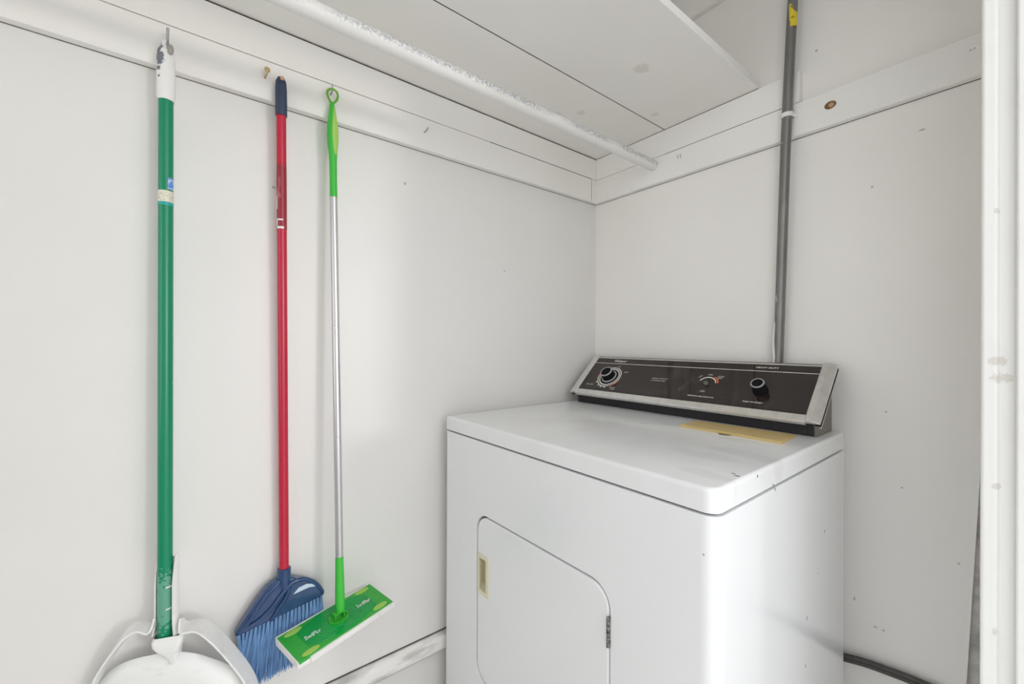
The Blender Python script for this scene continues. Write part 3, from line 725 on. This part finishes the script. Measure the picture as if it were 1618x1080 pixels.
# ------------------------------------------------------------------ red broom
RM, rz = axis_frame((0.033, -1.0623, 1.69), (0.0215, -1.0495, 0.5934))
BR = thing('angle_broom', 'angled blue broom with a red handle hanging between the dustpan and the mop', 'broom', (0.04, -1.05, 0.41))
BI = Matrix.Translation((-0.04, 1.05, -0.41))
def bput(mb, name, mat, smooth=None, parent=None):
    bmesh.ops.transform(mb.bm, matrix=BI, verts=mb.bm.verts)
    return mb.build(name, mat, parent or BR, smooth)
M_red = new_mat('red_enamel', (0.50, 0.014, 0.045), 0.25)
specks(M_red, 45, 0.06, (0.75, 0.55, 0.55), 0.05, 0.7)
M_navy = bump(new_mat('navy_grip', (0.028, 0.045, 0.09), 0.5), 500, 0.5, 0.001)
bput(MB().lathe([(0, rz(0.585)), (0.0096, rz(0.585)), (0.0096, rz(1.61)), (0, rz(1.61))], RM), 'handle', M_red, 40)
bput(MB().lathe([(0, rz(1.6020)), (0.0112, rz(1.6020)), (0.0117, rz(1.608)), (0.0112, rz(1.66)), (0.0100, rz(1.676)), (0.0065, rz(1.684)), (0, rz(1.687))], RM), 'grip', M_navy, 40)
M_rlab = mottled(new_mat('dark_red_label', (0.30, 0.02, 0.035), 0.3), 50, (0.55, 0.2, 0.2), 0.55, 0.68, 0.8, 5, (1, 1, .4))
l = bput(MB().lathe([(0.00975, rz(1.359)), (0.0099, rz(1.359)), (0.0099, rz(1.490)), (0.00975, rz(1.497))], RM), 'label', M_rlab, 60); l['label'] = 'worn dark red sleeve label on the handle'
m = MB()
m.lathe([(0.0100, rz(1.3585)), (0.0100, rz(1.3635))], RM, 12, -75, 15)
m.lathe([(0.0100, rz(1.3760)), (0.0100, rz(1.3795))], RM, 12, -75, 5)
m.lathe([(0.0100, rz(1.3640)), (0.0100, rz(1.3760))], RM, 6, -80, -62)
M_lp = new_mat('white_label_print', (0.8, 0.78, 0.76), 0.5)
bput(MB().lathe([(0.0100, rz(1.400)), (0.0100, rz(1.428))], RM, 6, -85, -66), 'label', M_lp, 60)
bput(m, 'label', M_lp, 60)
M_bhead = new_mat('navy_head_plastic', (0.014, 0.05, 0.15), 0.2, coat=0.4)
mottled(M_bhead, 30, (0.03, 0.085, 0.21), 0.5, 0.75, 0.6)
X0 = 0.0215
def BQ(y, z): return (-1.2241 + (y + 1.2241) * 1.0167, 1.1152 + (z - 1.1152) * 1.0167)
cap = [(-1.0665, 0.609), (-1.0730, 0.6065), (-1.0865, 0.5995), (-1.1040, 0.5795), (-1.1270, 0.5465), (-1.1410, 0.5270), (-1.1415, 0.5205), (-1.1330, 0.5190), (-1.116, 0.5222), (-1.0646, 0.5310), (-1.0156, 0.5385), (-0.9760, 0.5435), (-0.9715, 0.5475), (-0.9745, 0.5590), (-0.9890, 0.5780), (-1.0080, 0.5900), (-1.0260, 0.5985), (-1.0360, 0.6050)]
m = MB().prism([BQ(*q) for q in cap], 0, X0 - 0.0125, X0 + 0.0110, 0.005, 3)
head = bput(m, 'head', M_bhead, 40)
m = MB().lathe([(0, 0.580), (0.0150, 0.580), (0.0140, 0.604), (0.0136, 0.618), (0.0118, 0.620), (0, 0.620)], Matrix.Translation((X0, -1.0497, 0)), 28)
bput(m, 'socket', M_bhead, 40)
# raised ribs of the head
m = MB()
m.tube(smooth_path([(X0 + 0.0105, *BQ(-1.0640, 0.6035)), (X0 + 0.0120, *BQ(-1.0870, 0.5850)), (X0 + 0.0120, *BQ(-1.1130, 0.5500)), (X0 + 0.0110, *BQ(-1.1300, 0.5290))], 5), 0.0045, 10)
m.tube(smooth_path([(X0 + 0.0110, *BQ(-1.1300, 0.5290)), (X0 + 0.0120, *BQ(-1.1000, 0.5400)), (X0 + 0.0125, *BQ(-1.0770, 0.5560)), (X0 + 0.0125, *BQ(-1.0600, 0.5760)), (X0 + 0.0120, *BQ(-1.0380, 0.5960)), (X0 + 0.0090, *BQ(-1.0120, 0.5930)), (X0 + 0.0080, *BQ(-0.9890, 0.5730)), (X0 + 0.0080, *BQ(-0.9770, 0.5520))], 5), 0.0048, 10)
m.tube(smooth_path([(X0 + 0.0105, *BQ(-1.0780, 0.5300)), (X0 + 0.0120, *BQ(-1.0660, 0.5480)), (X0 + 0.0125, *BQ(-1.0500, 0.5700)), (X0 + 0.0110, *BQ(-1.0410, 0.6000))], 5), 0.0045, 10)
bput(m, 'rib', M_bhead, 60, None)
m = MB().prism([BQ(*q) for q in [(-1.0370, 0.5690), (-1.0260, 0.5800), (-1.0100, 0.5830), (-0.9960, 0.5780), (-0.9900, 0.5710), (-1.0050, 0.5735), (-1.0200, 0.5715)]], 0, X0 + .0105, X0 + .0117, 0.0004)
w = bput(m, 'head_window', new_mat('pale_blue_plastic', (0.55, 0.66, 0.78), 0.3)); w['label'] = 'pale blue inset on the broom head'
# bristles: thin tapered strands
M_bris = mottled(new_mat('blue_bristle', (0.27, 0.46, 0.72), 0.5), 120, (0.10, 0.22, 0.46), 0.5, 0.75, 0.7, 3, (1, 1, 0.1))
t = bmesh.new()
rb = random.Random(3)
NT = 22
for ti in range(NT):
    s0 = (ti + 0.5) / NT
    for row in range(4):
        for kk in range(26):
            s = s0 + (rb.random() - 0.5) * 0.024
            b = Vector((X0 - 0.0095 + row * 0.0062 + (rb.random() - .5) * .004, -1.1370 + 0.1660 * s, 0.5125 + 0.0225 * s))
            fan = 0.020 * (1 - s) + (rb.random() - 0.5) * 0.015
            e_ = Vector((b.x + (rb.random() - .5) * .016 + (row - 1.5) * .002, max(b.y - fan + 0.006 * s, -1.1290 + rb.random() * .004 if s < .1 else -9), 0.395 + 0.018 * s + (rb.random() - .5) * 0.008))
            for q_ in (b, e_): q_.x = max(0.003, min(q_.x, 0.064 - (q_.y + 1.073) * 0.283 - 0.0075))
            mid = (b + e_) / 2 + Vector(((rb.random() - .5) * .004, (rb.random() - .5) * .004, 0))
            rr = 0.00075
            rings = []
            for p, q in ((b, rr), (mid, rr), (e_, rr * .7)):
                rings.append([t.verts.new(p + Vector((q * math.cos(a), q * math.sin(a), 0))) for a in (0, 2.09, 4.19)])
            for i in range(2):
                for c in range(3):
                    t.faces.new((rings[i][c], rings[i][(c + 1) % 3], rings[i + 1][(c + 1) % 3], rings[i + 1][c]))
m = MB(); m.add(t)
bo = bput(m, 'bristles', M_bris); bo['kind'] = 'stuff'; bo['label'] = 'light blue splayed bristles'

# ------------------------------------------------------------------ flat mop
MM, mz = axis_frame((0.032, -0.9575, 1.69), (0.0785, -0.9465, 0.498))
MOP = thing('flat_mop', 'flat floor mop with a silver pole, green grip and green head hanging on a nail', 'mop', (0.078, -0.9475, 0.49))
MI = Matrix.Translation((-0.078, 0.9475, -0.49))
def mput(mb, name, mat, smooth=None, parent=None):
    bmesh.ops.transform(mb.bm, matrix=MI, verts=mb.bm.verts)
    return mb.build(name, mat, parent or MOP, smooth)
M_lime = new_mat('bright_green_plastic', (0.05, 0.48, 0.05), 0.3)
M_lime2 = new_mat('lime_soft_plastic', (0.36, 0.60, 0.11), 0.5)
M_alu = new_mat('silver_pole', (0.62, 0.62, 0.63), 0.30, 0.8)
gp = [(0.0045, 1.668), (0.0058, 1.660), (0.0078, 1.645), (0.0100, 1.628), (0.0118, 1.610), (0.0125, 1.592), (0.0120, 1.575), (0.0105, 1.560), (0.0092, 1.548), (0.0084, 1.530), (0.0080, 1.49), (0.0083, 1.447)]
grip = mput(MB().lathe([(0, mz(1.447))] + [(r, mz(z)) for r, z in reversed(gp)] + [(0, mz(1.669))], MM), 'grip', M_lime, 50)
t = bmesh.new(); rows = []
import bisect
def gr(z):
    for (r0, z0), (r1, z1) in zip(gp, gp[1:]):
        if z1 <= z <= z0: return r0 + (r1 - r0) * (z0 - z) / (z0 - z1)
    return gp[0][0]
for i in range(25):
    z = 1.544 + (1.660 - 1.544) * i / 24
    hw = 46 * math.sin(math.pi * min(1, max(0.0, (i + .4) / 24.8))) ** 0.55 * (0.75 + 0.25 * (1 - i / 24))
    row = []
    for j in range(9):
        a = R(24 + hw * (j / 4 - 1)); rr = gr(z) + 0.0004
        row.append(t.verts.new(MM @ Vector((rr * math.cos(a), rr * math.sin(a), mz(z)))))
    rows.append(row)
for i in range(24):
    for j in range(8):
        f = t.faces.new((rows[i][j], rows[i][j + 1], rows[i + 1][j + 1], rows[i + 1][j])); f.smooth = True
m = MB(); m.add(t)
o = mput(m, 'grip_inlay', M_lime2, None, grip); o['label'] = 'pale lime inlay on the green grip'
ring = [(0, -0.0005, 1.664), (0, 0.0045, 1.6695), (0, 0.0105, 1.678), (0, 0.0128, 1.688), (0, 0.0100, 1.6965), (0, 0.0030, 1.7000), (0, -0.0045, 1.6985), (0, -0.0100, 1.6930), (0, -0.0115, 1.6850), (0, -0.0085, 1.6765), (0, -0.0042, 1.6690)]
mput(MB().tube([(0.0335, -0.9572 + y, z) for x, y, z in ring], 0.0026, 10, True), 'hanging_ring', mottled(new_mat('ring_green', (0.16, 0.42, 0.04), 0.4), 60, (.06, .3, .03)), 60)
mput(MB().lathe([(0, mz(0.6335)), (0.0082, mz(0.6335)), (0.0082, mz(0.900)), (0.0078, mz(0.9005)), (0.0078, mz(0.9015)), (0.0082, mz(0.902)), (0.0082, mz(1.150)), (0.0078, mz(1.1505)), (0.0078, mz(1.152)), (0.0082, mz(1.1525)), (0.0082, mz(1.4468)), (0, mz(1.4468))], MM), 'pole', M_alu, 30)
mput(MB().lathe([(0, mz(0.512)), (0.0080, mz(0.512)), (0.0098, mz(0.520)), (0.0102, mz(0.545)), (0.0090, mz(0.60)), (0.0085, mz(0.633)), (0, mz(0.633))], MM), 'lower_sleeve', M_lime, 50)
# head frame: a along the head, b across, c up
HC = Vector((0.0780, -0.9500, 0.4980))
HA = Vector((-0.273, 0.961, 0.042)).normalized(); HB = Vector((-0.955, -0.276, 0.113)); HB = (HB - HA * HB.dot(HA)).normalized(); HN = HA.cross(HB).normalized()
HM = Matrix(((HA.x, HB.x, HN.x, HC.x), (HA.y, HB.y, HN.y, HC.y), (HA.z, HB.z, HN.z, HC.z), (0, 0, 0, 1)))
def hput(mb, name, mat, smooth=None, parent=None):
    bmesh.ops.transform(mb.bm, matrix=HM, verts=mb.bm.verts)
    return mput(mb, name, mat, smooth, parent)
M_pad = bump(mottled(new_mat('white_mop_cloth', (0.80, 0.79, 0.77), 0.9), 40, (0.66, 0.62, 0.58), 0.5, 0.8, 0.6), 250, 0.5, 0.002)
M_plate = new_mat('green_plate', (0.035, 0.40, 0.045), 0.35)
M_plate2 = new_mat('deep_green_plate', (0.0, 0.33, 0.055), 0.25)
HLx, HWx = 0.112, 0.0465
m = MB().box((-HLx - 0.001, -HWx - 0.001, -0.015), (HLx + 0.001, HWx + 0.001, -0.0045), 0.003, 3)
m.box((-HLx + 0.022, -HWx - 0.0055, -0.0135), (HLx + 0.004, -HWx + 0.003, -0.0015), 0.0025, 2)
m.box((-HLx - 0.001, HWx - 0.002, -0.013), (HLx - 0.001, HWx + 0.0028, 0.0002), 0.001, 2)
m.box((-HLx - 0.0025, -HWx + .002, -0.014), (-HLx + 0.001, HWx - .002, -0.001), 0.001, 2)
p = hput(m, 'cleaning_cloth', M_pad, 50); p['label'] = 'white cloth wrapped under the mop head'
plate = hput(MB().prism(rrect(-HLx, -HWx, HLx, HWx, 0.003, 3), 2, -0.0055, 0.0, 0.001, 2, 'hi'), 'head_plate', M_plate)
def bow(x): return 0.030 + 0.007 * (x / HLx) ** 0 * math.exp(-(x / 0.045) ** 2)
up_ = [(x / 100 * HLx * 0.72, min(HWx - .003, (0.033 + 0.014 * math.exp(-(x / 48) ** 2)) * (1 - 0.28 * max(0, abs(x) / 100 - .75) / .25))) for x in range(-100, 101, 10)]
m = MB().prism([(a, -b) for a, b in up_] + [(a, b) for a, b in reversed(up_)], 2, -0.001, 0.0014, 0.0006, 2, 'hi')
hput(m, 'deep_panel', M_plate2, None, plate)
m = MB()
for rr in (0.019, 0.025, 0.031, 0.037, 0.043, 0.049):
    for sgn in (0, 180):
        mx = 62 if rr > .03 else 85
        pts_ = [(rr * 1.15 * math.cos(R(sgn + a)), rr * 0.92 * math.sin(R(sgn + a)), 0.0014) for a in range(-mx, mx + 1, 8)]
        pts_ = [q for q in pts_ if abs(q[1]) < HWx - .008]
        m.tube(pts_, 0.0009, 6)
hput(m, 'ripple_ridge', new_mat('ripple_green', (0.02, 0.40, 0.09), 0.25), 60, plate)
for sx_ in (-1, 1):
    for sy_ in (-1, 1):
        g = hput(MB().lathe([(0.0125, -0.001), (0.0125, 0.0006), (0.0105, 0.0013), (0, 0.0006)], Matrix.Translation((sx_ * 0.083, sy_ * 0.0365, 0)) @ Matrix.Diagonal((1.45, 0.55, 1, 1)), 28), 'cloth_gripper', M_lime2, 50, plate)
M_silver = new_mat('silver_print', (0.72, 0.78, 0.76), 0.4)
for sx_ in (-1, 1):
    me = text_mesh('Swiffer', 0.015, 0.036, 0.0003, 0.2)
    me.transform(MI @ HM @ Matrix.Translation((sx_ * 0.061, -0.002, 0.0019)) @ Matrix.Rotation(R(0), 4, 'Z'))
    link('lettering', me, M_silver, plate)
# pivot
m = MB().lathe([(0.0200, 0.0008), (0.0195, 0.0045), (0.0165, 0.0048), (0.0150, 0.0025), (0, 0.0025)], Matrix.Diagonal((1.15, 0.95, 1, 1)), 32)
m.box((-0.0125, -0.006, 0.002), (-0.0070, 0.006, 0.017), 0.002, 2).box((0.0085, -0.006, 0.002), (0.0135, 0.006, 0.015), 0.002, 2)
m.tube([(-0.011, 0, 0.0125), (0.012, 0, 0.0125)], 0.0035, 10)
hput(m, 'pivot_joint', new_mat('green_joint', (0.03, 0.40, 0.03), 0.3), 50)
